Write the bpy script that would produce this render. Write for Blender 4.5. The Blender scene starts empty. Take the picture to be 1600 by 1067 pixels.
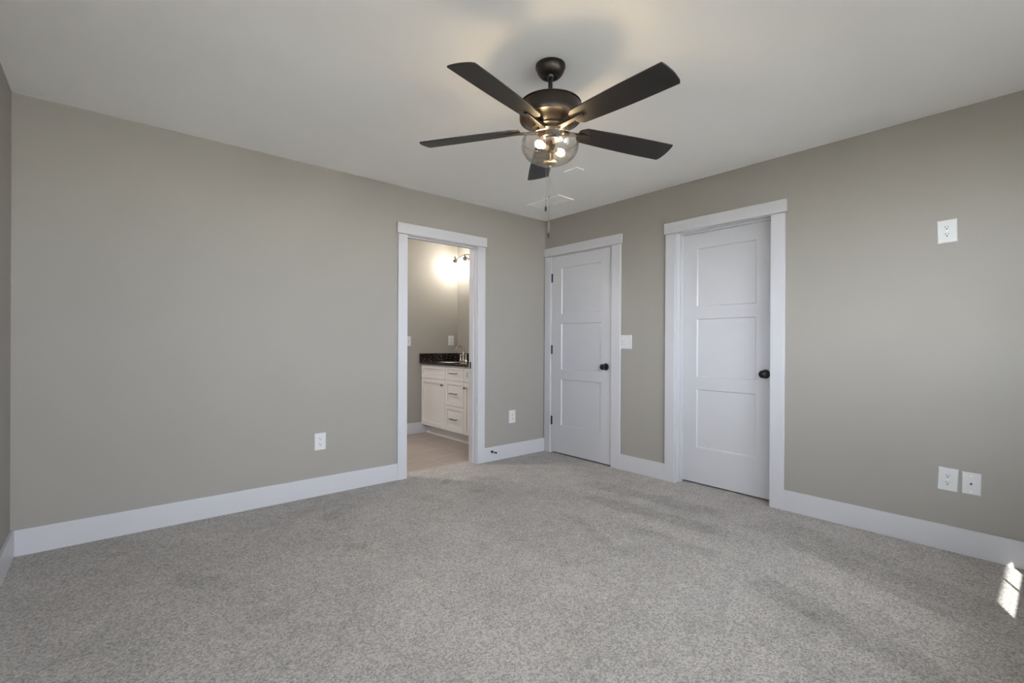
import bpy, bmesh, math, random
from math import radians as R, sin, cos, pi
from mathutils import Vector, Matrix

S = bpy.context.scene
COL = S.collection

# ------------------------------------------------------------------ camera
cam_d = bpy.data.cameras.new('camera')
cam_d.sensor_width = 36.0
cam_d.lens = 737.9971 / 1600 * 36.0
cam_d.shift_y = 4.5926 / 1600
cam_d.clip_start = 0.02
cam = bpy.data.objects.new('camera', cam_d)
COL.objects.link(cam)
yaw, pitch, roll = R(40.64196), R(-0.05733), R(0.28109)
fw = Vector((sin(yaw) * cos(pitch), cos(yaw) * cos(pitch), sin(pitch)))
rt = Vector((cos(yaw), -sin(yaw), 0))
up = rt.cross(fw)
rt2 = cos(roll) * rt + sin(roll) * up
up2 = -sin(roll) * rt + cos(roll) * up
cam.matrix_world = Matrix((
    (rt2.x, up2.x, -fw.x, -3.5452),
    (rt2.y, up2.y, -fw.y, -3.5916),
    (rt2.z, up2.z, -fw.z, 1.1319),
    (0, 0, 0, 1)))
S.camera = cam

# ------------------------------------------------------------------ sky, sun, exposure
SKY = 7.0
SUN = 9.0
BULB = 45.0          # emission of the fan bulbs
BATH_FILL = 30.0       # emission of the added bathroom fill light
VANITY_BULB = 64.0   # emission of the bathroom bulbs
S.view_settings.view_transform = 'Standard'
S.view_settings.look = 'None'
S.view_settings.gamma = 1.0
S.view_settings.exposure = 1.98
S.view_settings.use_curve_mapping = False
w = bpy.data.worlds.new('sky')
S.world = w
w.use_nodes = True
bgn = w.node_tree.nodes['Background']
bgn.inputs['Color'].default_value = (0.845, 0.885, 1.0, 1)
bgn.inputs['Strength'].default_value = SKY
sun_d = bpy.data.lights.new('sun', 'SUN')
sun_d.energy = SUN
sun_d.angle = R(0.25)
sun_d.color = (1.0, 0.985, 0.96)
sun = bpy.data.objects.new('sun', sun_d)
COL.objects.link(sun)
SUN_EL, SUN_AZ = R(27), R(24)      # azimuth measured from +x towards +y
sd = Vector((cos(SUN_EL) * cos(SUN_AZ), cos(SUN_EL) * sin(SUN_AZ), -sin(SUN_EL)))
sun.rotation_euler = sd.to_track_quat('-Z', 'Y').to_euler()
sun.location = (-6, -6, 6)

# ------------------------------------------------------------------ materials
def srgb(r, g, b):
    f = lambda c: (c / 255 / 12.92) if c <= 10.3 else ((c / 255 + 0.055) / 1.055) ** 2.4
    return (f(r), f(g), f(b), 1)

def mat(name, col, rough=0.5, metal=0.0, noise=0.0, nscale=40.0, bump=0.0, bscale=300.0, spec=None):
    m = bpy.data.materials.new(name)
    m.use_nodes = True
    nt = m.node_tree
    p = nt.nodes['Principled BSDF']
    p.inputs['Base Color'].default_value = col
    p.inputs['Roughness'].default_value = rough
    p.inputs['Metallic'].default_value = metal
    if spec is not None:
        p.inputs['Specular IOR Level'].default_value = spec
    tc = nt.nodes.new('ShaderNodeTexCoord')
    if noise:
        n = nt.nodes.new('ShaderNodeTexNoise')
        n.inputs['Scale'].default_value = nscale
        n.inputs['Detail'].default_value = 4
        nt.links.new(tc.outputs['Object'], n.inputs['Vector'])
        r = nt.nodes.new('ShaderNodeValToRGB')
        c0 = tuple(c * (1 - noise) for c in col[:3]) + (1,)
        c1 = tuple(min(1, c * (1 + noise)) for c in col[:3]) + (1,)
        r.color_ramp.elements[0].position = 0.3
        r.color_ramp.elements[1].position = 0.7
        r.color_ramp.elements[0].color = c0
        r.color_ramp.elements[1].color = c1
        nt.links.new(n.outputs['Fac'], r.inputs['Fac'])
        nt.links.new(r.outputs['Color'], p.inputs['Base Color'])
    if bump:
        n = nt.nodes.new('ShaderNodeTexNoise')
        n.inputs['Scale'].default_value = bscale
        n.inputs['Detail'].default_value = 3
        nt.links.new(tc.outputs['Object'], n.inputs['Vector'])
        b = nt.nodes.new('ShaderNodeBump')
        b.inputs['Strength'].default_value = bump
        b.inputs['Distance'].default_value = 0.002
        nt.links.new(n.outputs['Fac'], b.inputs['Height'])
        nt.links.new(b.outputs['Normal'], p.inputs['Normal'])
    return m

def emit(name, col, strength):
    m = bpy.data.materials.new(name)
    m.use_nodes = True
    nt = m.node_tree
    nt.nodes.remove(nt.nodes['Principled BSDF'])
    e = nt.nodes.new('ShaderNodeEmission')
    e.inputs['Color'].default_value = col
    e.inputs['Strength'].default_value = strength
    nt.links.new(e.outputs[0], nt.nodes['Material Output'].inputs['Surface'])
    return m

def thin_glass(name, tint=(1, 1, 1, 1), base=0.04, edge=0.6, seeds=0.0):
    """clear thin glass: transparent with a facing-dependent glossy share"""
    m = bpy.data.materials.new(name)
    m.use_nodes = True
    nt = m.node_tree
    nt.nodes.remove(nt.nodes['Principled BSDF'])
    t = nt.nodes.new('ShaderNodeBsdfTransparent')
    t.inputs['Color'].default_value = tint
    g = nt.nodes.new('ShaderNodeBsdfGlossy')
    g.inputs['Roughness'].default_value = 0.04
    lw = nt.nodes.new('ShaderNodeLayerWeight')
    lw.inputs['Blend'].default_value = 0.35
    mr = nt.nodes.new('ShaderNodeMapRange')
    mr.inputs['To Min'].default_value = base
    mr.inputs['To Max'].default_value = edge
    nt.links.new(lw.outputs['Facing'], mr.inputs['Value'])
    mx = nt.nodes.new('ShaderNodeMixShader')
    fac = mr.outputs['Result']
    if seeds:
        tc = nt.nodes.new('ShaderNodeTexCoord')
        v = nt.nodes.new('ShaderNodeTexVoronoi')
        v.inputs['Scale'].default_value = 90
        nt.links.new(tc.outputs['Object'], v.inputs['Vector'])
        b = nt.nodes.new('ShaderNodeBump')
        b.inputs['Strength'].default_value = seeds
        b.inputs['Distance'].default_value = 0.004
        nt.links.new(v.outputs['Distance'], b.inputs['Height'])
        nt.links.new(b.outputs['Normal'], g.inputs['Normal'])
    nt.links.new(fac, mx.inputs['Fac'])
    nt.links.new(t.outputs[0], mx.inputs[1])
    nt.links.new(g.outputs[0], mx.inputs[2])
    nt.links.new(mx.outputs[0], nt.nodes['Material Output'].inputs['Surface'])
    return m

WALL_C = (0.306, 0.284, 0.256, 1)
M_wall = mat('wall_paint', WALL_C, 0.75, noise=0.012, nscale=3, bump=0.12, bscale=350, spec=0.3)
M_ceil = mat('ceiling_paint', (0.90, 0.885, 0.86, 1), 0.9, noise=0.01, nscale=3, bump=0.12, bscale=300, spec=0.2)
M_trim = mat('trim_paint', (0.51, 0.505, 0.52, 1), 0.38, noise=0.008, nscale=6)
M_door = mat('door_paint', (0.51, 0.505, 0.52, 1), 0.42, noise=0.008, nscale=6)
M_plate = mat('white_plastic', (0.58, 0.58, 0.57, 1), 0.35)
M_slot = mat('socket_dark', (0.03, 0.03, 0.03, 1), 0.6)
M_vent = mat('vent_white', (0.88, 0.865, 0.84, 1), 0.6)
M_ventdark = mat('vent_shadow', (0.62, 0.61, 0.60, 1), 0.7)
M_bronze = mat('oil_rubbed_bronze', (0.036, 0.028, 0.023, 1), 0.34, metal=0.55, noise=0.1, nscale=30)
M_blade = mat('dark_walnut_blade', (0.011, 0.0088, 0.0075, 1), 0.46, noise=0.18, nscale=25)
M_black = mat('black_metal', (0.012, 0.012, 0.013, 1), 0.38, metal=0.4)
M_chain = mat('chain_metal', (0.22, 0.20, 0.18, 1), 0.35, metal=0.8)
M_nickel = mat('brushed_nickel', (0.62, 0.56, 0.48, 1), 0.28, metal=1.0)
M_pull = mat('pull_pewter', (0.20, 0.185, 0.17, 1), 0.35, metal=0.9)
M_cab = mat('cabinet_white', (0.70, 0.67, 0.64, 1), 0.42)
M_basin = mat('basin_white', (0.8, 0.8, 0.79, 1), 0.15)
M_bulb = emit('warm_bulb_glow', (1.0, 0.74, 0.42, 1), BULB)
M_vbulb = emit('vanity_bulb_glow', (1.0, 0.95, 0.86, 1), VANITY_BULB)
M_glass = thin_glass('seeded_glass', (0.97, 0.95, 0.92, 1), 0.05, 0.55, seeds=0.25)
M_shade = thin_glass('clear_glass', (0.98, 0.98, 0.97, 1), 0.05, 0.5)
M_pane = thin_glass('window_glass', (0.95, 0.97, 0.96, 1), 0.04, 0.4)
M_pale = mat('pale_bounce_ground', (0.74, 0.70, 0.64, 1), 0.9, noise=0.08, nscale=1.5)
M_outside = mat('outside_ground', (0.06, 0.055, 0.045, 1), 0.9, noise=0.15, nscale=2)
M_socket = mat('lamp_socket', (0.35, 0.30, 0.22, 1), 0.35, metal=0.7)

def carpet_material():
    m = bpy.data.materials.new('grey_carpet')
    m.use_nodes = True
    nt = m.node_tree
    L = nt.links.new
    N = lambda t: nt.nodes.new(t)
    p = nt.nodes['Principled BSDF']
    p.inputs['Roughness'].default_value = 0.95
    p.inputs['Specular IOR Level'].default_value = 0.1
    tc = N('ShaderNodeTexCoord')
    co = tc.outputs['Object']

    def math_(op, a, b=None, clamp=False):
        n = N('ShaderNodeMath'); n.operation = op; n.use_clamp = clamp
        for i, q in enumerate((a, b)):
            if q is None: continue
            if isinstance(q, (int, float)): n.inputs[i].default_value = q
            else: L(q, n.inputs[i])
        return n.outputs[0]

    # tufts
    v = N('ShaderNodeTexVoronoi'); v.inputs['Scale'].default_value = 165
    L(co, v.inputs['Vector'])
    n1 = N('ShaderNodeTexNoise'); n1.inputs['Scale'].default_value = 240; n1.inputs['Detail'].default_value = 5
    n1.inputs['Roughness'].default_value = 0.7
    L(co, n1.inputs['Vector'])
    n2 = N('ShaderNodeTexNoise'); n2.inputs['Scale'].default_value = 9; n2.inputs['Detail'].default_value = 5
    n2.inputs['Roughness'].default_value = 0.65
    L(co, n2.inputs['Vector'])
    n3 = N('ShaderNodeTexNoise'); n3.inputs['Scale'].default_value = 2.2; n3.inputs['Detail'].default_value = 3
    L(co, n3.inputs['Vector'])
    # yarn colour, per tuft
    sep = N('ShaderNodeSeparateColor'); L(v.outputs['Color'], sep.inputs[0])
    fac = math_('ADD', math_('MULTIPLY', sep.outputs[0], 0.40), math_('MULTIPLY', n1.outputs['Fac'], 0.6))
    ramp = N('ShaderNodeValToRGB')
    e = ramp.color_ramp.elements
    e[0].position = 0.22; e[0].color = (0.220, 0.206, 0.192, 1)
    e[1].position = 0.80; e[1].color = (0.60, 0.56, 0.525, 1)
    em = e.new(0.48); em.color = (0.400, 0.377, 0.353, 1)
    L(fac, ramp.inputs['Fac'])
    # pile lay: vacuum tracks and footprints brushed into the pile
    warp = N('ShaderNodeTexNoise'); warp.inputs['Scale'].default_value = 3.5; warp.inputs['Detail'].default_value = 3
    L(co, warp.inputs['Vector'])
    wv = N('ShaderNodeVectorMath'); wv.operation = 'MULTIPLY_ADD'
    L(warp.outputs['Color'], wv.inputs[0]); wv.inputs[1].default_value = (0.12, 0.12, 0); L(co, wv.inputs[2])
    off = N('ShaderNodeVectorMath'); off.operation = 'SUBTRACT'
    L(wv.outputs[0], off.inputs[0]); off.inputs[1].default_value = (0.06, 0.06, 0)
    pw = off.outputs[0]

    def track(a, b, width, amount):
        ax, ay = a; bx, by = b
        dx, dy = bx - ax, by - ay
        ll = math.hypot(dx, dy); dx /= ll; dy /= ll
        s0 = N('ShaderNodeVectorMath'); s0.operation = 'SUBTRACT'
        L(pw, s0.inputs[0]); s0.inputs[1].default_value = (ax, ay, 0)
        d1 = N('ShaderNodeVectorMath'); d1.operation = 'DOT_PRODUCT'
        L(s0.outputs[0], d1.inputs[0]); d1.inputs[1].default_value = (dx, dy, 0)
        d2 = N('ShaderNodeVectorMath'); d2.operation = 'DOT_PRODUCT'
        L(s0.outputs[0], d2.inputs[0]); d2.inputs[1].default_value = (-dy, dx, 0)
        across = math_('DIVIDE', math_('ABSOLUTE', d2.outputs['Value']), width)
        along = math_('DIVIDE', math_('ABSOLUTE', math_('SUBTRACT', d1.outputs['Value'], ll / 2)), ll / 2)
        sa = N('ShaderNodeMapRange'); sa.interpolation_type = 'SMOOTHSTEP'
        sa.inputs['From Min'].default_value = 0.65; sa.inputs['From Max'].default_value = 1.05
        sa.inputs['To Min'].default_value = 1; sa.inputs['To Max'].default_value = 0
        L(across, sa.inputs['Value'])
        sb = N('ShaderNodeMapRange'); sb.interpolation_type = 'SMOOTHSTEP'
        sb.inputs['From Min'].default_value = 0.75; sb.inputs['From Max'].default_value = 1.05
        sb.inputs['To Min'].default_value = 1; sb.inputs['To Max'].default_value = 0
        L(along, sb.inputs['Value'])
        return math_('MULTIPLY', math_('MULTIPLY', sa.outputs[0], sb.outputs[0]), amount * 0.95)

    tot = None
    for args in [((-0.56, -1.0), (-0.42, -2.15), 0.10, -0.13), ((-0.84, -1.2), (-0.72, -2.3), 0.09, -0.14),
                 ((-1.08, -1.75), (-1.05, -2.4), 0.06, -0.10), ((-1.2, -1.35), (-1.36, -1.95), 0.05, -0.10),
                 ((-0.30, -2.35), (-0.72, -3.45), 0.15, -0.14), ((-0.42, -2.25), (-0.92, -3.45), 0.05, -0.10),
                 ((-1.15, -2.6), (-1.40, -3.4), 0.10, -0.15), ((-1.29, -2.5), (-1.8, -2.68), 0.09, -0.07),
                 ((-1.27, -2.86), (-1.56, -2.92), 0.08, -0.09), ((-1.55, -2.7), (-1.7, -3.2), 0.08, -0.07),
                 ((-0.72, -2.5), (-1.05, -3.4), 0.12, 0.10), ((-0.95, -1.4), (-0.92, -2.6), 0.06, 0.07),
                 ((-1.5, -0.35), (-1.35, -0.25), 0.05, -0.15), ((-1.45, -0.62), (-1.32, -0.70), 0.05, -0.13),
                 ((-1.85, -0.55), (-1.70, -0.50), 0.05, -0.14), ((-1.2, -0.4), (-1.05, -0.48), 0.04, -0.12),
                 ((-2.5, -0.5), (-2.35, -0.45), 0.06, -0.10), ((-2.55, -1.0), (-2.42, -1.05), 0.05, -0.14),
                 ((-3.3, -0.8), (-3.15, -1.0), 0.07, -0.12), ((-3.1, -1.4), (-2.95, -1.5), 0.06, -0.11),
                 ((-2.6, -1.5), (-2.3, -2.4), 0.22, 0.05), ((-2.05, -1.0), (-1.95, -2.3), 0.25, 0.05)]:
        t = track(*args)
        tot = t if tot is None else math_('ADD', tot, t)
    blot = math_('MULTIPLY', math_('SUBTRACT', n2.outputs['Fac'], 0.5), 0.42)
    broad = math_('MULTIPLY', math_('SUBTRACT', n3.outputs['Fac'], 0.5), 0.26)
    gain = math_('ADD', math_('ADD', math_('ADD', tot, blot), broad), 1.0)
    mul = N('ShaderNodeVectorMath'); mul.operation = 'SCALE'
    L(ramp.outputs['Color'], mul.inputs[0]); L(gain, mul.inputs['Scale'])
    L(mul.outputs[0], p.inputs['Base Color'])
    b = N('ShaderNodeBump'); b.inputs['Strength'].default_value = 0.5; b.inputs['Distance'].default_value = 0.004
    h = math_('SUBTRACT', math_('MULTIPLY', n1.outputs['Fac'], 1.0), math_('MULTIPLY', v.outputs['Distance'], 0.8))
    L(h, b.inputs['Height'])
    L(b.outputs['Normal'], p.inputs['Normal'])
    return m
M_carpet = carpet_material()

def tile_material():
    m = bpy.data.materials.new('wood_look_tile')
    m.use_nodes = True
    nt = m.node_tree
    L = nt.links.new
    p = nt.nodes['Principled BSDF']
    p.inputs['Roughness'].default_value = 0.4
    tc = nt.nodes.new('ShaderNodeTexCoord')
    mp = nt.nodes.new('ShaderNodeMapping')
    mp.inputs['Location'].default_value = (1.325, -0.175, 0)
    L(tc.outputs['Object'], mp.inputs['Vector'])
    b = nt.nodes.new('ShaderNodeTexBrick')
    b.offset = 0.66; b.offset_frequency = 2
    b.inputs['Scale'].default_value = 1.0
    b.inputs['Brick Width'].default_value = 0.61
    b.inputs['Row Height'].default_value = 0.305
    b.inputs['Mortar Size'].default_value = 0.004
    b.inputs['Bias'].default_value = 0.0
    b.inputs['Color1'].default_value = (0.315, 0.262, 0.225, 1)
    b.inputs['Color2'].default_value = (0.345, 0.29, 0.25, 1)
    b.inputs['Mortar'].default_value = (0.47, 0.41, 0.37, 1)
    L(mp.outputs[0], b.inputs['Vector'])
    mp2 = nt.nodes.new('ShaderNodeMapping')
    mp2.inputs['Scale'].default_value = (2.5, 26, 1)
    L(tc.outputs['Object'], mp2.inputs['Vector'])
    n = nt.nodes.new('ShaderNodeTexNoise'); n.inputs['Scale'].default_value = 1.6; n.inputs['Detail'].default_value = 5
    L(mp2.outputs[0], n.inputs['Vector'])
    mr = nt.nodes.new('ShaderNodeMapRange')
    mr.inputs['To Min'].default_value = 0.78; mr.inputs['To Max'].default_value = 1.22
    L(n.outputs['Fac'], mr.inputs['Value'])
    s = nt.nodes.new('ShaderNodeVectorMath'); s.operation = 'SCALE'
    L(b.outputs['Color'], s.inputs[0]); L(mr.outputs[0], s.inputs['Scale'])
    L(s.outputs[0], p.inputs['Base Color'])
    return m
M_tile = tile_material()

def granite_material():
    m = bpy.data.materials.new('black_granite')
    m.use_nodes = True
    nt = m.node_tree
    L = nt.links.new
    p = nt.nodes['Principled BSDF']
    p.inputs['Roughness'].default_value = 0.12
    tc = nt.nodes.new('ShaderNodeTexCoord')
    n = nt.nodes.new('ShaderNodeTexNoise'); n.inputs['Scale'].default_value = 55; n.inputs['Detail'].default_value = 6
    n.inputs['Roughness'].default_value = 0.65
    L(tc.outputs['Object'], n.inputs['Vector'])
    r = nt.nodes.new('ShaderNodeValToRGB')
    e = r.color_ramp.elements
    e[0].position = 0.52; e[0].color = (0.010, 0.008, 0.008, 1)
    e[1].position = 0.70; e[1].color = (0.34, 0.26, 0.19, 1)
    q = e.new(0.60); q.color = (0.075, 0.052, 0.040, 1)
    L(n.outputs['Fac'], r.inputs['Fac'])
    L(r.outputs['Color'], p.inputs['Base Color'])
    return m
M_granite = granite_material()

# ------------------------------------------------------------------ helpers
def box(bm, x0, x1, y0, y1, z0, z1):
    vs = [bm.verts.new((x, y, z)) for z in (z0, z1) for y in (y0, y1) for x in (x0, x1)]
    for f in ((0, 2, 3, 1), (4, 5, 7, 6), (0, 1, 5, 4), (2, 6, 7, 3), (0, 4, 6, 2), (1, 3, 7, 5)):
        bm.faces.new([vs[i] for i in f])

def boxes(*bs):
    bm = bmesh.new()
    for b in bs:
        box(bm, *b)
    return bm

def lathe(bm, prof, c=(0, 0, 0), seg=48, axis='z', closed_ends=True):
    """prof: list of (radius, height)"""
    rings = []
    for r, h in prof:
        ring = []
        if r < 1e-6:
            ring = None
            pt = {'z': (c[0], c[1], c[2] + h), 'x': (c[0] + h, c[1], c[2]), 'y': (c[0], c[1] + h, c[2])}[axis]
            rings.append(bm.verts.new(pt))
            continue
        for i in range(seg):
            a = 2 * pi * i / seg
            u, v = r * cos(a), r * sin(a)
            pt = {'z': (c[0] + u, c[1] + v, c[2] + h), 'x': (c[0] + h, c[1] + u, c[2] + v), 'y': (c[0] + v, c[1] + h, c[2] + u)}[axis]
            ring.append(bm.verts.new(pt))
        rings.append(ring)
    for a, b in zip(rings, rings[1:]):
        for i in range(seg):
            j = (i + 1) % seg
            if isinstance(a, list) and isinstance(b, list):
                bm.faces.new((a[i], a[j], b[j], b[i]))
            elif isinstance(a, list):
                bm.faces.new((a[i], a[j], b))
            elif isinstance(b, list):
                bm.faces.new((a, b[j], b[i]))
    if closed_ends:
        for ring in (rings[0], rings[-1]):
            if isinstance(ring, list):
                bm.faces.new(ring)
    bmesh.ops.recalc_face_normals(bm, faces=bm.faces)

def tube(bm, pts, r, seg=12):
    pts = [Vector(p) for p in pts]
    rings = []
    ref = None
    for i, p in enumerate(pts):
        d = (pts[min(i + 1, len(pts) - 1)] - pts[max(i - 1, 0)]).normalized()
        if ref is None:
            ref = d.orthogonal().normalized()
        ref = (ref - d * ref.dot(d)).normalized()
        bi = d.cross(ref)
        rr = r[i] if isinstance(r, (list, tuple)) else r
        rings.append([bm.verts.new(p + rr * (cos(2 * pi * k / seg) * ref + sin(2 * pi * k / seg) * bi)) for k in range(seg)])
    for a, b in zip(rings, rings[1:]):
        for k in range(seg):
            j = (k + 1) % seg
            bm.faces.new((a[k], a[j], b[j], b[k]))
    bm.faces.new(rings[0]); bm.faces.new(rings[-1])
    bmesh.ops.recalc_face_normals(bm, faces=bm.faces)

def world_loc(o):
    l = Vector((0, 0, 0))
    while o is not None:
        l += o.location
        o = o.parent
    return l

def obj(name, bm, m, parent=None, bevel=0.0, smooth=False, origin=None, label=None, kind=None, seg=2):
    """links bm, given in world coordinates, as one mesh object"""
    org = Vector(origin) if origin is not None else (world_loc(parent) if parent else Vector((0, 0, 0)))
    bmesh.ops.translate(bm, vec=-org, verts=bm.verts)
    bmesh.ops.recalc_face_normals(bm, faces=bm.faces)
    me = bpy.data.meshes.new(name)
    bm.to_mesh(me); bm.free()
    me.materials.append(m)
    o = bpy.data.objects.new(name, me)
    COL.objects.link(o)
    if parent:
        o.parent = parent
        o.location = org - world_loc(parent)
    else:
        o.location = org
    if bevel:
        b = o.modifiers.new('bevel', 'BEVEL')
        b.width = bevel; b.segments = seg; b.limit_method = 'ANGLE'; b.angle_limit = R(40)
    if smooth:
        for p in me.polygons:
            p.use_smooth = True
        me.set_sharp_from_angle(angle=R(35))
    if label: o['label'] = label
    if kind: o['kind'] = kind
    return o

def thing(name, label, cat, loc, group=None):
    o = bpy.data.objects.new(name, None)
    o.empty_display_size = 0.05
    COL.objects.link(o)
    o.location = loc
    o['label'] = label; o['category'] = cat
    if group: o['group'] = group
    return o

def tag(o, label, cat, group=None):
    o['label'] = label; o['category'] = cat
    if group: o['group'] = group
    return o

def struct(name, bm, m, label=None, cat=None, **k):
    o = obj(name, bm, m, **k)
    o['kind'] = 'structure'
    if label: o['label'] = label
    if cat: o['category'] = cat
    return o

# ------------------------------------------------------------------ room shell
H = 2.44
XL = -3.927          # far left wall plane
YB = -4.20           # wall behind the camera
WT = 0.115           # wall thickness
CT = 0.018           # casing thickness
HB = 2.045           # door head height
# doorway (left wall) and door openings (right wall), clear of the jamb lining
DWx0, DWx1 = -1.627, -0.903
D1y0, D1y1 = -0.878, -0.101
D2y0, D2y1 = -2.253, -1.527
JT = 0.018
BH = 0.139           # baseboard height
BT = 0.015

struct('floor', boxes((XL - .2, 1.25, YB - .14, 0.0, -.1, 0.0), (DWx0 - JT, DWx1 + JT, 0, 0.12, -.1, 0.0)), M_carpet,
       'grey cut pile carpet with vacuum tracks covering the bedroom floor', 'carpet')
struct('floor_bathroom', boxes((-2.7, 0.027, 0.1201, 1.75, -.1, -0.002)), M_tile,
       'beige wood look tile floor seen through the open doorway', 'tile floor')
struct('trim_5', boxes((DWx0, DWx1, 0.117, 0.128, -0.01, 0.002)), mat('tile_edge', (0.42, 0.36, 0.32, 1), 0.4),
       'thin pale strip where the carpet meets the bathroom tile', 'threshold')
struct('ceiling', boxes((XL - .2, 1.25, YB - .14, 1.85, H, H + .1)), M_ceil,
       'smooth white ceiling above the bedroom', 'ceiling')
struct('wall_left', boxes((XL - .15, DWx0 - JT, 0, WT, 0, H), (DWx1 + JT, 0, 0, WT, 0, H), (DWx0 - JT, DWx1 + JT, 0, WT, HB + JT, H)), M_wall,
       'greige wall with the open bathroom doorway', 'wall')
struct('wall_right', boxes((0, WT, D1y1 + JT, WT, 0, H), (0, WT, D2y1 + JT, D1y0 - JT, 0, H), (0, WT, YB, D2y0 - JT, 0, H),
                           (0, WT, D1y0 - JT, D1y1 + JT, HB + JT, H), (0, WT, D2y0 - JT, D2y1 + JT, HB + JT, H)), M_wall,
       'greige wall with the two closed white doors', 'wall')
SW = (-3.40, -2.32, 0.90, 2.15)      # unseen side wall window, added for more daylight
struct('wall_side', boxes((XL - .15, XL, YB - .14, SW[0], 0, H), (XL - .15, XL, SW[1], 0, 0, H), (XL - .15, XL, SW[0], SW[1], 0, SW[2]), (XL - .15, XL, SW[0], SW[1], SW[3], H)), M_wall, 'narrow sliver of greige wall meeting the long doorway wall', 'wall')

# wall behind the camera, unseen; three windows sized and placed for the daylight
WIN = [(-2.635, -1.70, 0.90, 2.05), (-1.50, -0.707, 0.90, 2.05), (-3.78, -2.74, 1.02, 2.08)]
bm = bmesh.new()
xs = sorted([(a, b, c, d) for a, b, c, d in WIN])
x = XL - .15
for a, b, c, d in xs:
    box(bm, x, a, YB - .14, YB, 0, H)
    box(bm, a, b, YB - .14, YB, 0, c)
    box(bm, a, b, YB - .14, YB, d, H)
    x = b
box(bm, x, WT, YB - .14, YB, 0, H)
struct('wall_back', bm, M_wall, 'greige wall with windows behind the viewer', 'wall')
PY = -4.28
for i, (a, b, c, d) in enumerate(WIN):
    bot = 0.995 if i < 2 else c + .07
    f = struct('window_%d' % (i + 1), boxes((a, a + .025, PY - .03, PY + .03, c, d), (b - .025, b, PY - .03, PY + .03, c, d),
               (a, b, PY - .03, PY + .03, d - .04, d), (a + .025, b - .025, PY - .02, PY + .02, c, bot)), M_trim,
               'white framed window in the wall behind the viewer', 'window')
    mx = -2.172 if i == 0 else (a + b) / 2
    obj('muntin', boxes((mx - .006, mx + .006, PY - .004, PY + .004, bot, d - .04), (a + .025, b - .025, PY - .012, PY + .012, 1.53, 1.56)), M_trim, f)
    obj('pane', boxes((a + .02, b - .02, PY - .002, PY + .002, bot - .01, d - .03)), M_pane, f)
    obj('sill', boxes((a - .06, b + .06, YB - .08, YB + .03, c - .022, c - .002)) if i > 1 else boxes((a - .06, b + .06, YB - .05, YB + .01, c - .022, c - .002)), M_trim, f)
    obj('casing', boxes((a - .09, a, YB, YB + CT, c - .0, d + .09), (b, b + .09, YB, YB + CT, c, d + .09), (a, b, YB, YB + CT, d, d + .09)), M_trim, f)
    pl = bpy.data.lights.new('daylight_portal', 'AREA')
    pl.shape = 'RECTANGLE'; pl.size = b - a - .05; pl.size_y = d - bot - .04
    pl.cycles.is_portal = True
    po = bpy.data.objects.new('daylight_portal', pl)
    COL.objects.link(po)
    po.location = ((a + b) / 2, YB - .145, (bot + d) / 2)
    po.rotation_euler = (R(90), 0, 0)      # -Z of the lamp looks towards +y
a, b, c, d = SW
PX = XL - .08
f = struct('window_4', boxes((PX - .03, PX + .03, a, a + .025, c, d), (PX - .03, PX + .03, b - .025, b, c, d), (PX - .03, PX + .03, a + .025, b - .025, d - .04, d),
           (PX - .03, PX + .03, a + .025, b - .025, c, c + .07)), M_trim, 'unseen white framed window added in the side wall for daylight', 'window')
obj('muntin', boxes((PX - .015, PX + .015, a + .025, b - .025, 1.55, 1.59)), M_trim, f)
obj('pane', boxes((PX - .002, PX + .002, a + .02, b - .02, c + .06, d - .03)), M_pane, f)
obj('sill', boxes((XL - .05, XL + .01, a - .06, b + .06, c - .022, c - .002)), M_trim, f)
obj('casing', boxes((XL, XL + CT, a - .09, a, c, d + .09), (XL, XL + CT, b, b + .09, c, d + .09), (XL, XL + CT, a, b, d, d + .09)), M_trim, f)
pl = bpy.data.lights.new('daylight_portal', 'AREA')
pl.shape = 'RECTANGLE'; pl.size = d - c - .11; pl.size_y = b - a - .05
pl.cycles.is_portal = True
po = bpy.data.objects.new('daylight_portal', pl)
COL.objects.link(po)
po.location = (XL - .155, (a + b) / 2, (c + d) / 2)
po.rotation_euler = (0, R(-90), 0)     # -Z of the lamp looks towards +x
struct('sun_cut_overhang', boxes((-9, 4, -5.40, YB - .14, 2.485, 2.60), (-6.95, XL - .15, YB - .14, 1.9, 2.485, 2.60)), M_ceil, 'white roof overhang added out of view to cut the sun at the windows', 'roof')  # unseen overhang, added to trim the sun to a narrow strip
struct('ground_outside', boxes((-60, 40, -11.5, YB - .14, -.6, -.5), (-11.5, XL - .15, YB - .14, 40, -.6, -.5)), M_outside, 'unseen ground outside the windows, made dark to limit bounced light', 'ground')  # near ground kept dark so little light bounces onto the ceiling
struct('ground_bounce_side', boxes((-90, -11.5, YB - .14, 60, -.6, -.5)), mat('pale_side_ground', (0.52, 0.49, 0.41, 1), 0.95, noise=0.2, nscale=3), 'pale unseen lawn beside the house', 'reflector')  # unseen pale ground, added to bounce light through the side window
struct('ground_bounce_back', boxes((-90, 90, -120, -11.5, -.6, -.49)), M_pale, 'unseen pale ground added to bounce light into the room', 'ground_reflector')  # unseen pale far ground, added to light upper walls and ceiling

# closed space behind the two doors
struct('wall_closet', boxes((1.15, 1.25, YB, .1, 0, H), (WT, 1.25, WT - .1, WT, 0, H), (WT, 1.25, -3.3, -3.2, 0, H)), M_wall,
       'closed space behind the two white doors', 'wall')
# bathroom
BWX, BWY = 0.027, 1.695
struct('wall_bathroom', boxes((-2.8, 0.15, BWY, BWY + .1, 0, H), (-2.8, -2.7, WT, BWY, 0, H)), M_wall,
       'greige bathroom wall facing the open doorway', 'wall')
struct('wall_vanity', boxes((BWX, .15, WT, BWY, 0, H)), M_wall, 'greige bathroom wall behind the vanity', 'wall')

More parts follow.
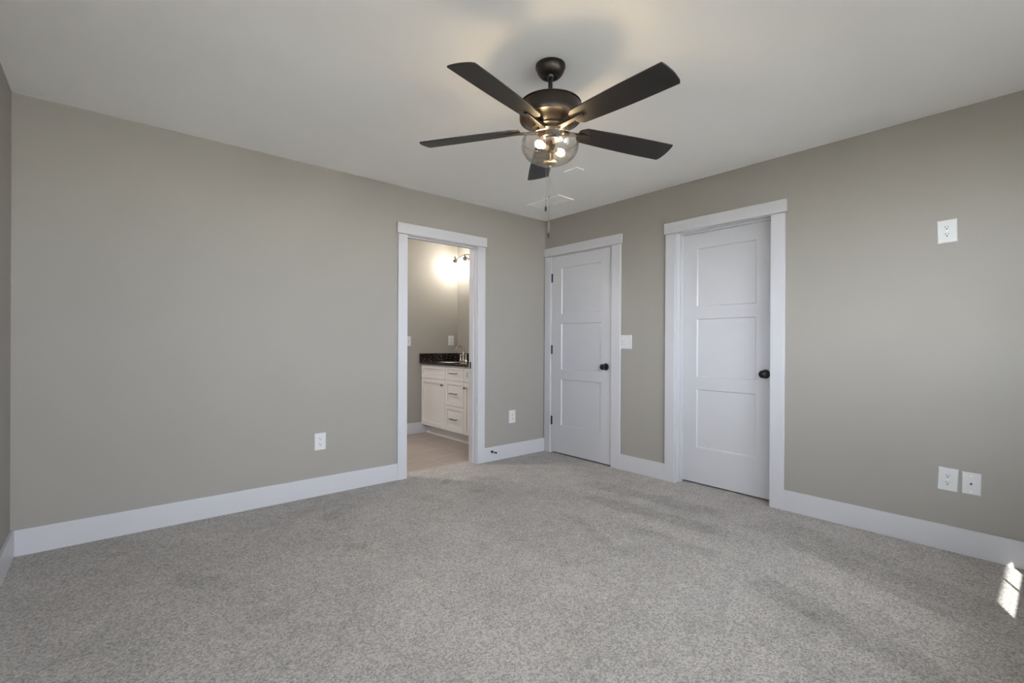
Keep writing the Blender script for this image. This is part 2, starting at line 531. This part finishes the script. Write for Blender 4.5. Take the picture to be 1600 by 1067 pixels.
# baseboards (flat boards)
def baseboard(name, label, *bs):
    return struct(name, boxes(*bs), M_trim, label, 'baseboard', bevel=.002)
CW = 0.090
baseboard('baseboard_left', 'tall white baseboard along the doorway wall', (XL + BT, DWx0 - CW, -BT, 0, 0, BH), (DWx1 + CW, -CT, -BT, 0, 0, BH))
baseboard('baseboard_right', 'tall white baseboard along the wall with two doors', (-BT, 0, D2y1 + CW, D1y0 - CW - .015, 0, BH), (-BT, 0, YB, D2y0 - CW, 0, BH))
baseboard('baseboard_side', 'short visible piece of white baseboard at the far corner', (XL, XL + BT, YB, 0, 0, BH))
baseboard('baseboard_back', 'white baseboard behind the viewer', (XL + BT, -BT, YB, YB + BT, 0, BH))
baseboard('baseboard_bathroom', 'white bathroom baseboard beside the vanity', (-2.7, -0.449, BWY - BT, BWY, 0, BH))

# casings: jamb lining, side casings, head casing
def casing_left(name, label, x0, x1):
    j = struct(name, boxes((x0 - JT, x0, 0, .12, 0, HB + JT), (x1, x1 + JT, 0, .12, 0, HB + JT), (x0, x1, 0, .12, HB, HB + JT)), M_trim, label, 'door frame')
    e = 0.005
    x0c, x1c = x0, x1
    obj('side_casing', boxes((x0c - CW, x0c - e, -CT, 0, 0, HB)), M_trim, j, bevel=.002)
    obj('side_casing', boxes((x1c + e, x1c + CW, -CT, 0, 0, HB)), M_trim, j, bevel=.002)
    obj('head_casing', boxes((x0c - CW - .012, x1c + CW + .012, -.025, 0, HB + .003, HB + .091)), M_trim, j, bevel=.002)
    obj('door_stop', boxes((x0, x0 + .011, .036, .070, 0, HB), (x1 - .011, x1, .036, .070, 0, HB), (x0 + .011, x1 - .011, .036, .070, HB - .011, HB)), M_trim, j, bevel=.0015)
    obj('strike_plate', boxes((x1 - .002, x1, .080, .106, .895, .958)), M_black, j, label='black strike plate')
    return j
casing_left('trim_1', 'white casing around the open bathroom doorway', DWx0, DWx1)

def casing_right(name, label, y0, y1, rec, ov1=.012):
    j = struct(name, boxes((0, .12, y0 - JT, y0, 0, HB + JT), (0, .12, y1, y1 + JT, 0, HB + JT), (0, .12, y0, y1, HB, HB + JT)), M_trim, label, 'door frame')
    e = 0.005
    wl = min(CW, -y1 - .010)
    obj('side_casing', boxes((-CT, 0, y1 + e, y1 + wl, 0, HB)), M_trim, j, bevel=.002)
    wr = CW + (.014 if rec == 0 else .006)
    obj('side_casing', boxes((-CT, 0, y0 - wr, y0 - e, 0, HB)), M_trim, j, bevel=.002)
    obj('head_casing', boxes((-.025, 0, y0 - wr - .012, y1 + wl + ov1, HB + .003, HB + .091)), M_trim, j, bevel=.002)
    if rec:
        s0, s1 = rec - .036, rec - .001
        obj('door_stop', boxes((s0, s1, y0, y0 + .011, 0, HB), (s0, s1, y1 - .011, y1, 0, HB), (s0, s1, y0 + .011, y1 - .011, HB - .011, HB)), M_trim, j, bevel=.0015)
    else:
        obj('door_stop', boxes((.037, .07, y0, y0 + .011, 0, HB), (.037, .07, y1 - .011, y1, 0, HB), (.037, .07, y0 + .011, y1 - .011, HB - .011, HB)), M_trim, j)
    return j
casing_right('trim_2', 'white casing around the corner closet door', D1y0, D1y1, 0, ov1=.009)
casing_right('trim_3', 'white casing around the deep set door', D2y0, D2y1, .096)

def slab(name, label, x0, y0, y1, py0, py1, knob_y, hinged):
    """three-panel shaker door; its room face lies at x0"""
    z0, z1 = .014, HB - .003
    th = .035
    rails = [(z0, .300), (.772, .871), (1.343, 1.442), (1.914, z1)]
    bm = bmesh.new()
    box(bm, x0, x0 + th, y0, py0, z0, z1)
    box(bm, x0, x0 + th, py1, y1, z0, z1)
    for a, b in rails:
        box(bm, x0, x0 + th, py0, py1, a, b)
    d = struct(name, bm, M_door, label, 'door')
    for a, b in ((.300, .772), (.871, 1.343), (1.442, 1.914)):
        bm = bmesh.new()
        s = .007
        # sloped sticking around a flat recessed panel
        o = [(x0, py0, a), (x0, py1, a), (x0, py1, b), (x0, py0, b)]
        i_ = [(x0 + .009, py0 + s, a + s), (x0 + .009, py1 - s, a + s), (x0 + .009, py1 - s, b - s), (x0 + .009, py0 + s, b - s)]
        bk = [(x0 + .026, py0, a), (x0 + .026, py1, a), (x0 + .026, py1, b), (x0 + .026, py0, b)]
        vo = [bm.verts.new(q) for q in o]; vi = [bm.verts.new(q) for q in i_]; vb = [bm.verts.new(q) for q in bk]
        for k in range(4):
            bm.faces.new((vo[k], vo[(k + 1) % 4], vi[(k + 1) % 4], vi[k]))
            bm.faces.new((vo[k], vo[(k + 1) % 4], vb[(k + 1) % 4], vb[k]))
        bm.faces.new(vi); bm.faces.new(vb)
        obj('panel', bm, M_door, d)
    bm = bmesh.new()
    c = (x0, knob_y, .922)
    lathe(bm, [(.0, .0), (.033, .0), (.033, -.006), (.028, -.011), (.013, -.013), (.012, -.030), (.020, -.036), (.027, -.044), (.0285, -.052), (.026, -.060), (.017, -.066), (0, -.068)], c, 32, 'x')
    obj('door_knob', bm, M_black, d, smooth=True, label='round black door knob')
    if hinged:
        for hz in (1.823, 1.076, .337):
            bm = bmesh.new()
            lathe(bm, [(0, -.046), (.004, -.046), (.0065, -.043), (.0065, .043), (.004, .046), (0, .046)], (x0 - .004, y1 + .001, hz), 16)
            box(bm, x0 - .002, x0 + .001, y1 - .010, y1 + .004, hz - .044, hz + .044)
            obj('hinge', bm, M_black, d, label='black butt hinge')
    return d
slab('door_1', 'closed white three panel door in the corner with black hinges', .001, D1y0 + .003, D1y1 - .004, -.751, -.236, -.812, True)
slab('door_2', 'closed white three panel door set deep in its frame', .096, D2y0 + .003, D2y1 - .003, -2.117, -1.655, -2.186, False)

# ------------------------------------------------------------------ wall plates
def on_wall(wall, a, z, tilt=0.0):
    """frame of a plate: origin on the wall, u to the viewer's right, n into the room"""
    if wall == 'right':
        o, u, n = Vector((0, a, z)), Vector((0, -1, 0)), Vector((-1, 0, 0))
    elif wall == 'left':
        o, u, n = Vector((a, 0, z)), Vector((1, 0, 0)), Vector((0, -1, 0))
    else:
        o, u, n = Vector((a, BWY, z)), Vector((1, 0, 0)), Vector((0, -1, 0))
    v = Vector((0, 0, 1))
    u2 = cos(tilt) * u + sin(tilt) * v
    v2 = -sin(tilt) * u + cos(tilt) * v
    return o, u2, v2, n

def fbox(bm, fr, u0, u1, v0, v1, n0, n1):
    o, u, v, n = fr
    vs = [bm.verts.new(o + a * u + b * v + c * n) for c in (n0, n1) for b in (v0, v1) for a in (u0, u1)]
    for f in ((0, 2, 3, 1), (4, 5, 7, 6), (0, 1, 5, 4), (2, 6, 7, 3), (0, 4, 6, 2), (1, 3, 7, 5)):
        bm.faces.new([vs[i] for i in f])

def fdisc(bm, fr, cu, cv, ru, rv, n0, n1, seg=24, flat=0.0):
    o, u, v, n = fr
    ra, rb = [], []
    for i in range(seg):
        t = 2 * pi * i / seg
        a, b = ru * cos(t), rv * sin(t)
        if flat: b = max(-flat, min(flat, b))
        q = o + (cu + a) * u + (cv + b) * v
        ra.append(bm.verts.new(q + n0 * n)); rb.append(bm.verts.new(q + n1 * n))
    for i in range(seg):
        j = (i + 1) % seg
        bm.faces.new((ra[i], ra[j], rb[j], rb[i]))
    bm.faces.new(ra); bm.faces.new(rb)

def plate_body(fr, w_, h_):
    o, u, v, n = fr
    bm = bmesh.new()
    # pillow-edged plate
    lv = [(0, 0), (.0, .002), (.004, .0055)]
    rings = []
    for ins, d in lv:
        rings.append([bm.verts.new(o + a * (w_ / 2 - ins) * u + b * (h_ / 2 - ins) * v + d * n) for a, b in ((-1, -1), (1, -1), (1, 1), (-1, 1))])
    for a, b in zip(rings, rings[1:]):
        for k in range(4):
            bm.faces.new((a[k], a[(k + 1) % 4], b[(k + 1) % 4], b[k]))
    bm.faces.new(rings[0]); bm.faces.new(rings[-1])
    return bm

def outlet(wall, a, z, label, tilt=0.0, w_=.083, h_=.127, group='duplex outlets with white plates', scale=1.0):
    fr = on_wall(wall, a, z, tilt)
    t = thing('outlet', label, 'outlet', fr[0], group)
    obj('plate', plate_body(fr, w_, h_), M_plate, t)
    for s in (1, -1):
        c = s * .0197
        bm = bmesh.new(); fdisc(bm, fr, 0, c, .0172, .0172, .004, .0075, 28, flat=.0142)
        rc = obj('receptacle', bm, M_plate, t)
        bm = bmesh.new()
        fbox(bm, fr, -.0075, -.0048, c + .000, c + .0085, .0070, .0080)
        fbox(bm, fr, .0048, .0072, c + .001, c + .0080, .0070, .0080)
        fdisc(bm, fr, 0, c - .0068, .0033, .0033, .0070, .0080, 12)
        obj('slots', bm, M_slot, rc, label='dark prong slots')
    bm = bmesh.new(); fdisc(bm, fr, 0, 0, .0028, .0028, .005, .0068, 12)
    obj('screw', bm, M_vent, t)
    return t

outlet('left', -2.338, .400, 'white duplex outlet low on the long blank wall')
outlet('left', -.456, .404, 'white duplex outlet between the bathroom doorway and the corner')
outlet('right', -3.172, 1.770, 'white duplex outlet high on the wall, above the other plates', tilt=R(1.7))
outlet('right', -3.181, .393, 'white duplex outlet low on the wall beside the cable jack plate', tilt=R(-2.0))
outlet('bath', -.074, 1.173, 'white outlet above the black granite splash in the bathroom', h_=.127)

fr = on_wall('right', -3.275, .390, R(-.6))
t = thing('cable_plate', 'white wall plate with a small cable jack, low beside an outlet', 'wall plate', fr[0])
obj('plate', plate_body(fr, .076, .119), M_plate, t)
bm = bmesh.new(); fdisc(bm, fr, 0, 0, .0062, .0062, .005, .0085, 6)
j = obj('jack', bm, M_nickel, t, label='threaded metal jack')
bm = bmesh.new(); fdisc(bm, fr, 0, 0, .0046, .0046, .0085, .016, 16)
obj('pin_socket', bm, M_slot, j)
for s in (1, -1):
    bm = bmesh.new(); fdisc(bm, fr, 0, s * .042, .0032, .0032, .005, .0066, 12)
    obj('screw', bm, M_vent, t)

def switch(wall, a, z, label, w_, h_, toggles):
    fr = on_wall(wall, a, z)
    t = thing('light_switch', label, 'light switch', fr[0])
    obj('plate', plate_body(fr, w_, h_), M_plate, t)
    for cu, sgn in toggles:
        bm = bmesh.new()
        fbox(bm, fr, cu - .0052, cu + .0052, -.012, .012, .005, .0066)
        fr2 = (fr[0], fr[1], (fr[2] + sgn * .45 * fr[3]).normalized(), fr[3])
        o, u, v, n = fr
        # lever: tapered block tipped up or down
        q = []
        for d, hw, hh, sh in ((.006, .0042, .006, 0), (.017, .0034, .004, sgn * .0075)):
            q.append([bm.verts.new(o + (cu + x_ * hw) * u + (y_ * hh + sh) * v + d * n) for x_, y_ in ((-1, -1), (1, -1), (1, 1), (-1, 1))])
        for k in range(4):
            bm.faces.new((q[0][k], q[0][(k + 1) % 4], q[1][(k + 1) % 4], q[1][k]))
        bm.faces.new(q[0]); bm.faces.new(q[1])
        obj('toggle', bm, M_plate, t)
        for s in (1, -1):
            bm = bmesh.new(); fdisc(bm, fr, cu, s * .030, .0028, .0028, .005, .0066, 12)
            obj('screw', bm, M_vent, t)
    return t
switch('right', -1.0355, 1.154, 'white double toggle switch plate between the two closed doors', .122, .125, ((-.023, 1), (.023, -1)))
switch('bath', -.706, 1.157, 'white switch plate in the bathroom at the doorway edge', .075, .121, ((0, 1),))

# door stop on the baseboard
t = thing('door_stop', 'small dark rod door stop on the baseboard near the doorway', 'door stop', (-.725, -BT, .094))
bm = bmesh.new(); lathe(bm, [(0, 0), (.0125, 0), (.0125, -.004), (.006, -.008), (0, -.008)], (-.725, -BT, .094), 20, 'y')
obj('base', bm, M_black, t, smooth=True)
bm = bmesh.new(); tube(bm, [(-.725, -BT - .006, .094), (-.725, -BT - .062, .094)], .0042)
obj('rod', bm, M_black, t, smooth=True)
bm = bmesh.new(); lathe(bm, [(0, 0), (.0075, 0), (.0085, -.006), (.007, -.013), (0, -.014)], (-.725, -BT - .060, .094), 20, 'y')
obj('rubber_tip', bm, M_black, t, smooth=True)

# ------------------------------------------------------------------ ceiling vents
def vent(label, x0, x1, y0, y1, n, frame, halves):
    t = thing('ceiling_vent', label, 'vent', ((x0 + x1) / 2, (y0 + y1) / 2, H))
    obj('backing', boxes((x0 + .004, x1 - .004, y0 + .004, y1 - .004, H - .0025, H)), M_ventdark, t)
    bm = boxes((x0, x1, y0, y0 + frame, H - .008, H), (x0, x1, y1 - frame, y1, H - .008, H),
               (x0, x0 + frame, y0 + frame, y1 - frame, H - .008, H), (x1 - frame, x1, y0 + frame, y1 - frame, H - .008, H))
    if halves:
        ym = (y0 + y1) / 2
        box(bm, x0 + frame, x1 - frame, ym - .008, ym + .008, H - .008, H)
    obj('frame', bm, M_vent, t, bevel=.001)
    bm = bmesh.new()
    L_ = (y1 - y0 - 2 * frame) / n
    for k in range(n):
        yy = y0 + frame + k * L_
        a = [(x0 + frame, yy + .1 * L_, H - .0045), (x1 - frame, yy + .1 * L_, H - .0045), (x1 - frame, yy + .80 * L_, H - .0065), (x0 + frame, yy + .80 * L_, H - .0065)]
        b = [(p[0], p[1] + .1 * L_, p[2]) for p in a]
        va = [bm.verts.new(p) for p in a]; vb = [bm.verts.new(p) for p in b]
        for q in range(4):
            bm.faces.new((va[q], va[(q + 1) % 4], vb[(q + 1) % 4], vb[q]))
        bm.faces.new(va); bm.faces.new(vb)
    obj('louvers', bm, M_vent, t)
vent('larger white return grille on the ceiling, close to the corner', -.556, -.352, -.717, -.312, 26, .020, True)
vent('smaller white supply register on the ceiling, just past the fan', -.920, -.841, -1.257, -1.126, 9, .012, False)

# ------------------------------------------------------------------ ceiling fan
FX, FY = -1.9653, -2.0189
fan = thing('ceiling_fan', 'dark bronze five blade ceiling fan with lit glass bowl and pull chains', 'ceiling fan', (FX, FY, H))
fc = (FX, FY, 0)
bm = bmesh.new(); lathe(bm, [(0, H), (.0697, H), (.0697, H - .012), (.0675, H - .0135), (.0670, H - .017), (.0625, H - .030), (.0550, H - .042), (.0465, H - .051), (.040, H - .0545), (.030, H - .0535), (.028, H - .045), (0, H - .045)], fc, 64)
obj('canopy', bm, M_bronze, fan, smooth=True)
bm = bmesh.new(); lathe(bm, [(0, 2.402), (.020, 2.402), (.0225, 2.393), (.018, 2.383), (.0105, 2.379), (.0105, 2.25), (0, 2.25)], fc, 32)
obj('downrod', bm, M_bronze, fan, smooth=True)
bm = bmesh.new(); lathe(bm, [(0, 2.272), (.020, 2.272), (.024, 2.266), (.10, 2.262), (.141, 2.258), (.1455, 2.2555), (.1455, 2.2515), (.1400, 2.2505), (.1400, 2.2475), (.1430, 2.2460),
                             (.1445, 2.215), (.1440, 2.186), (.1415, 2.181), (.128, 2.180), (.110, 2.166), (.090, 2.152), (.086, 2.150), (.086, 2.143), (.083, 2.141), (0, 2.141)], fc, 96)
obj('motor_housing', bm, M_bronze, fan, smooth=True)
bm = bmesh.new(); lathe(bm, [(0, 2.141), (.066, 2.141), (.066, 2.128), (.058, 2.124), (.052, 2.120), (.050, 2.098), (.046, 2.094), (0, 2.094)], fc, 64)
sw = obj('switch_housing', bm, M_bronze, fan, smooth=True)
for k in range(6):
    a = 2 * pi * k / 6 + .3
    bm = bmesh.new(); lathe(bm, [(0, 0), (.004, -.001), (.004, .003), (0, .003)], (FX + .060 * cos(a), FY + .060 * sin(a), 2.122), 10)
    obj('screw', bm, M_nickel, sw, label='bright screw head')

# blades: one blade, then copies
ZB, DR, TY, PIT, TH = 2.1469, .0242, .0205, -.2114, 3.4002
def blade_outline():
    rr, r0, r1 = .150, .645, .652
    pts = []
    # a side is -s, b side is +s; the blade widens outwards with gently bowed edges
    na = 10
    grow = lambda f: math.sin(min(1.0, .12 + f * 1.05) * pi / 2)
    wa = lambda f: -(.0445 + .0150 * grow(f))
    wb = lambda f: (.0520 + .0180 * grow(f))
    for i in range(na + 1):
        f = i / na
        pts.append((rr + .028 + (r1 - .0015 - rr - .028) * f, wa(f)))
    tip_a, tip_b = wa(1), wb(1)
    for i in range(1, 9):
        f = i / 9
        pts.append((r1 - .003 * f + .0075 * math.sin(pi * f), tip_a + (tip_b - tip_a) * f))
    for i in range(na + 1):
        f = 1 - i / na
        pts.append((rr + .028 + (r0 - .0015 - rr - .028) * f, wb(f)))
    # root with clipped corners and a slot for the arm
    pts += [(rr + .004, .040), (rr, .034), (rr, .012), (.222, .012), (.222, -.012), (rr, -.012), (rr, -.026), (rr + .004, -.031)]
    return pts
def blade_mesh():
    bm = bmesh.new()
    pts = blade_outline()
    lo = [bm.verts.new((a, b, -.003)) for a, b in pts]
    hi = [bm.verts.new((a, b, .003)) for a, b in pts]
    n = len(pts)
    f1 = bm.faces.new(lo); f2 = bm.faces.new(hi)
    for i in range(n):
        j = (i + 1) % n
        bm.faces.new((lo[i], lo[j], hi[j], hi[i]))
    bmesh.ops.triangulate(bm, faces=[f1, f2], ngon_method='EAR_CLIP')
    return bm
def arm_mesh():
    bm = bmesh.new()
    prof = [(.055, .016, -.020, -.008), (.110, .0105, -.016, -.005), (.160, .0095, -.012, -.002), (.212, .0095, -.010, .000)]
    rings = [[bm.verts.new((r, s * wd, z)) for s, z in ((-1, z0), (1, z0), (1, z1), (-1, z1))] for r, wd, z0, z1 in prof]
    for a, b in zip(rings, rings[1:]):
        for k in range(4):
            bm.faces.new((a[k], a[(k + 1) % 4], b[(k + 1) % 4], b[k]))
    bm.faces.new(rings[0]); bm.faces.new(rings[-1])
    box(bm, .218, .232, -.009, .009, -.0045, .006)
    box(bm, .150, .232, -.020, .020, .003, .007)
    return bm
blade0 = obj('blade', blade_mesh(), M_blade, fan, origin=(0, 0, 0), bevel=.0012)
arm0 = obj('blade_arm', arm_mesh(), M_bronze, None, bevel=.0012)
blade0['label'] = 'dark brown fan blade'
arm0.parent = blade0
def blade_matrix(k):
    t = TH + k * 2 * pi / 5
    rv = Vector((cos(t), sin(t), -DR + TY * sin(t))).normalized()
    s = Vector((-sin(t) * cos(PIT), cos(t) * cos(PIT), sin(PIT)))
    s = (s - rv * s.dot(rv)).normalized()
    n = rv.cross(s)
    m = Matrix((rv, s, n)).transposed().to_4x4()
    m.translation = Vector((0, 0, ZB - H))
    return m
for k in range(5):
    if k == 0:
        bl = blade0
    else:
        bl = blade0.copy(); COL.objects.link(bl); bl.parent = fan
        ar = arm0.copy(); COL.objects.link(ar); ar.parent = bl
    bl.matrix_basis = blade_matrix(k)

# light kit
bm = bmesh.new()
lathe(bm, [(.046, 2.096), (.046, 2.090), (.012, 2.086), (.012, 2.070), (.019, 2.068), (.019, 2.036), (.010, 2.032), (.004, 2.030), (.004, 1.985), (0, 1.985)], fc, 32)
lk = obj('light_kit', bm, M_bronze, fan, smooth=True)
for s in (1, -1):
    bm = bmesh.new()
    lathe(bm, [(0, .016), (.012, .016), (.0135, .020), (.0135, .040), (.011, .042), (0, .042)], (FX, FY, 2.052), 24, 'x')
    if s < 0:
        bmesh.ops.scale(bm, vec=(-1, 1, 1), space=Matrix.Translation((-FX, -FY, 0)), verts=bm.verts)
    obj('lamp_socket', bm, M_socket, lk, smooth=True, label='brass coloured lamp socket')
    bm = bmesh.new()
    lathe(bm, [(0, .042), (.009, .042), (.012, .050), (.0165, .062), (.0175, .072), (.015, .083), (.008, .090), (0, .092)], (FX, FY, 2.052), 24, 'x')
    if s < 0:
        bmesh.ops.scale(bm, vec=(-1, 1, 1), space=Matrix.Translation((-FX, -FY, 0)), verts=bm.verts)
    obj('bulb', bm, M_bulb, lk, smooth=True, label='glowing warm bulb')
bm = bmesh.new()
outer = [(.1270, 2.0885), (.1300, 2.0895), (.1325, 2.0875), (.1315, 2.085), (.1330, 2.078), (.1345, 2.066), (.1335, 2.052), (.128, 2.034), (.117, 2.016), (.100, 2.001), (.078, 1.991), (.050, 1.985), (.020, 1.983), (.006, 1.983)]
lathe(bm, outer, fc, 96, closed_ends=False)
glass = obj('glass_bowl', bm, M_glass, fan, smooth=True, label='clear seeded glass bowl')
so = glass.modifiers.new('thickness', 'SOLIDIFY'); so.thickness = .003; so.offset = -1
bm = bmesh.new(); lathe(bm, [(0, 1.9835), (.022, 1.9835), (.031, 1.981), (.030, 1.977), (.018, 1.972), (.007, 1.969), (.0055, 1.963), (.003, 1.960), (0, 1.960)], fc, 32)
obj('finial', bm, M_socket, fan, smooth=True, label='brass coloured finial cap')
lat = Vector((.705, -.709, 0))
for d, ztop, zk in ((-.0186, 1.979, 1.769), (-.0046, 1.966, 1.643)):
    p = Vector((FX, FY, 0)) + d * lat
    bm = bmesh.new(); tube(bm, [(p.x, p.y, ztop), (p.x, p.y, zk + .010)], .0011, 8)
    z = ztop
    ch = obj('pull_chain', bm, M_chain, fan, smooth=True)
    bm = bmesh.new(); lathe(bm, [(0, .0125), (.002, .0125), (.0042, .008), (.0055, 0), (.0050, -.008), (.003, -.0125), (0, -.013)], (p.x, p.y, zk), 16)
    obj('pull_knob', bm, M_black, ch, smooth=True, label='small black pull knob')
    if zk < 1.7:
        bm = bmesh.new(); lathe(bm, [(0, .007), (.0024, .006), (.0024, -.006), (0, -.007)], (p.x, p.y, 1.825), 12)
        obj('coupling', bm, M_chain, ch, smooth=True)

# ------------------------------------------------------------------ bathroom vanity
VY0, VY1 = .135, 1.692
van = thing('vanity_cabinet', 'white shaker vanity cabinet with metal pulls seen through the doorway', 'cabinet', (-.25, .9, 0))
obj('body', boxes((-.500, BWX - .001, VY0, VY0 + .018, .105, .878), (-.500, BWX - .001, VY1 - .018, VY1, .105, .878), (-.500, BWX - .001, VY0 + .018, VY1 - .018, .105, .123),
           (BWX - .012, BWX - .001, VY0 + .018, VY1 - .018, .123, .878), (-.500, -.482, VY0 + .018, VY1 - .018, .123, .878)), M_cab, van)
obj('toe_kick', boxes((-.445, -.427, VY0, VY1, 0.0, .105)), M_cab, van)
def shaker(y0, y1, z0, z1, fr_=.05):
    x0, x1 = -.520, -.500
    bm = bmesh.new()
    box(bm, x0, x1, y0, y0 + fr_, z0, z1); box(bm, x0, x1, y1 - fr_, y1, z0, z1)
    box(bm, x0, x1, y0 + fr_, y1 - fr_, z0, z0 + fr_); box(bm, x0, x1, y0 + fr_, y1 - fr_, z1 - fr_, z1)
    box(bm, x0 + .010, x1, y0 + fr_, y1 - fr_, z0 + fr_, z1 - fr_)
    return bm
def pull(y, z, parent):
    bm = bmesh.new()
    tube(bm, [(-.550, y - .075, z), (-.550, y + .075, z)], .0055)
    for s in (-1, 1):
        tube(bm, [(-.519, y + s * .050, z), (-.550, y + s * .050, z)], .0045)
    obj('pull', bm, M_pull, parent, smooth=True, label='pewter bar pull')
def knob(y, z, parent):
    bm = bmesh.new()
    lathe(bm, [(0, 0), (.008, 0), (.006, -.006), (.006, -.014), (.014, -.018), (.015, -.024), (.011, -.028), (0, -.029)], (-.520, y, z), 20, 'x')
    obj('knob', bm, M_pull, parent, smooth=True, label='pewter knob')
g = .0026
cols = [(1.137, 1.690), (.757, 1.137), (.210, .757)]
a, b = cols[0]
obj('false_drawer', shaker(a + g, b - g, .704, .872), M_cab, van)
d = obj('door', shaker(a + g, b - g, .118, .700), M_cab, van); knob(1.190, .640, d)
a, b = cols[1]
for z0, z1 in ((.706, .872), (.414, .702), (.118, .410)):
    d = obj('drawer', shaker(a + g, b - g, z0, z1, .042), M_cab, van)
    pull(.936, (z0 + z1) / 2, d)
a, b = cols[2]
obj('false_drawer', shaker(a + g, b - g, .704, .872), M_cab, van)
d = obj('door', shaker(a + g, b - g, .118, .700), M_cab, van); knob(.722, .640, d)

# granite top, with a cut-out for the basin
CZ0, CZ1 = .8785, .905
sx0, sx1, sy0, sy1 = -.46, -.145, 1.165, 1.615
ct = struct('countertop', boxes((-.550, sx0, VY0, VY1, CZ0, CZ1), (sx1, BWX - .001, VY0, VY1, CZ0, CZ1), (sx0, sx1, VY0, sy0, CZ0, CZ1), (sx0, sx1, sy1, VY1, CZ0, CZ1)), M_granite)
del ct['kind']
tag(ct, 'black speckled granite countertop on the white vanity', 'countertop')
obj('backsplash', boxes((BWX - .021, BWX - .001, VY0, VY1 - .021, CZ1, 1.006)), M_granite, ct)
obj('side_splash', boxes((-.550, BWX - .001, VY1 - .020, VY1, CZ1, 1.006)), M_granite, ct)
bm = bmesh.new()
ring = []
def oval(k, rx, ry, z, n=40):
    return [bm.verts.new(((sx0 + sx1) / 2 + rx * cos(2 * pi * i / n), (sy0 + sy1) / 2 + ry * sin(2 * pi * i / n), z)) for i in range(n)]
R_ = [oval(0, .172, .240, CZ0 + .018), oval(1, .150, .205, CZ0 + .016), oval(2, .145, .200, CZ0 - .004), oval(3, .135, .185, CZ0 - .07), oval(4, .09, .13, CZ0 - .125), oval(5, .02, .02, CZ0 - .135)]
for p_, q_ in zip(R_, R_[1:]):
    for i in range(40):
        bm.faces.new((p_[i], p_[(i + 1) % 40], q_[(i + 1) % 40], q_[i]))
bm.faces.new(R_[-1])
obj('basin', bm, M_basin, ct, smooth=True, label='white oval basin')

# faucet
FXX, FYY = -.085, 1.392
fa = thing('faucet', 'brushed nickel two handle faucet with arched spout on the black countertop', 'faucet', (FXX, FYY, CZ1))
bm = bmesh.new(); fr = (Vector((FXX, FYY, CZ1)), Vector((0, 1, 0)), Vector((1, 0, 0)), Vector((0, 0, 1)))
fdisc(bm, fr, 0, 0, .085, .030, 0, .012, 32)
obj('base', bm, M_nickel, fa, bevel=.002)
bm = bmesh.new(); lathe(bm, [(0, .012), (.020, .012), (.017, .03), (.0165, .085), (.019, .090), (.019, .098), (.012, .104), (0, .104)], (FXX, FYY, CZ1), 24)
obj('post', bm, M_nickel, fa, smooth=True)
bm = bmesh.new()
pts = [(FXX, FYY, CZ1 + .10), (FXX, FYY, CZ1 + .155)]
for i in range(1, 11):
    a = pi * i / 10 * .95
    pts.append((FXX - .055 * (1 - cos(a)), FYY, CZ1 + .155 + .045 * sin(a)))
pts.append((pts[-1][0] - .002, FYY, CZ1 + .140))
tube(bm, pts, .0085, 14)
obj('spout', bm, M_nickel, fa, smooth=True)
for s in (-1, 1):
    bm = bmesh.new(); lathe(bm, [(0, .012), (.018, .012), (.015, .022), (.012, .030), (.0125, .070), (.015, .075), (.014, .088), (.006, .094), (0, .094)], (FXX, FYY + s * .057, CZ1), 20)
    obj('handle', bm, M_nickel, fa, smooth=True)

# unseen flush ceiling light, added to brighten the bathroom
BLX, BLY = -2.30, 1.15
bl = thing('bathroom_fill_light', 'unseen round flush light added to brighten the bathroom', 'fill light', (BLX, BLY, H))
bm = bmesh.new(); lathe(bm, [(0, 0), (.165, 0), (.165, -.022), (.155, -.026), (0, -.026)], (BLX, BLY, H), 48)
obj('base', bm, M_bronze, bl, smooth=True)
bm = bmesh.new(); lathe(bm, [(.150, -.026), (.145, -.050), (.12, -.075), (.07, -.092), (0, -.098)], (BLX, BLY, H), 48, closed_ends=False)
obj('diffuser', bm, emit('bath_fill_diffuser', (1.0, 0.95, 0.90, 1), BATH_FILL), bl, smooth=True)

# vanity light
LX, LY, LZ = BWX, 1.385, 2.215
vl = thing('vanity_light', 'bronze vanity light with clear glass shades lit on the bathroom wall', 'wall light', (LX, LY, LZ))
bm = bmesh.new(); lathe(bm, [(0, 0), (.060, 0), (.060, -.010), (.045, -.018), (.018, -.030), (.012, -.045), (0, -.045)], (LX, LY, LZ), 32, 'x')
obj('back_plate', bm, M_bronze, vl, smooth=True)
bm = bmesh.new()
AX = -.075
tube(bm, [(LX - .03, LY, LZ), (AX, LY, LZ + .032)], .007)
pts = [(AX, LY + .226 * q / 8, LZ + .036 + .018 * cos(pi * q / 8)) for q in range(-8, 9)]
tube(bm, pts, .006)
obj('bar', bm, M_bronze, vl, smooth=True)
for dy in (.222, 0.0, -.222):
    yy = LY + dy
    zt = LZ + .040 if dy == 0 else LZ + .014
    zt = LZ + .020
    bm = bmesh.new()
    lathe(bm, [(0, .040), (.008, .040), (.009, .004), (.012, .000), (.030, -.006), (.034, -.012), (.034, -.020), (.024, -.022), (.024, -.048), (0, -.048)], (AX, yy, zt), 28)
    sh = obj('socket_cap', bm, M_bronze, vl, smooth=True)
    bm = bmesh.new(); lathe(bm, [(.030, -.020), (.046, -.026), (.047, -.035), (.047, -.165)], (AX, yy, zt), 40, closed_ends=False)
    obj('glass_shade', bm, M_shade, sh, smooth=True, label='clear glass cylinder shade')
    bm = bmesh.new(); lathe(bm, [(0, -.048), (.012, -.050), (.016, -.066), (.024, -.084), (.026, -.098), (.022, -.114), (.010, -.124), (0, -.126)], (AX, yy, zt), 24)
    obj('bulb', bm, M_vbulb, sh, smooth=True, label='glowing bulb')
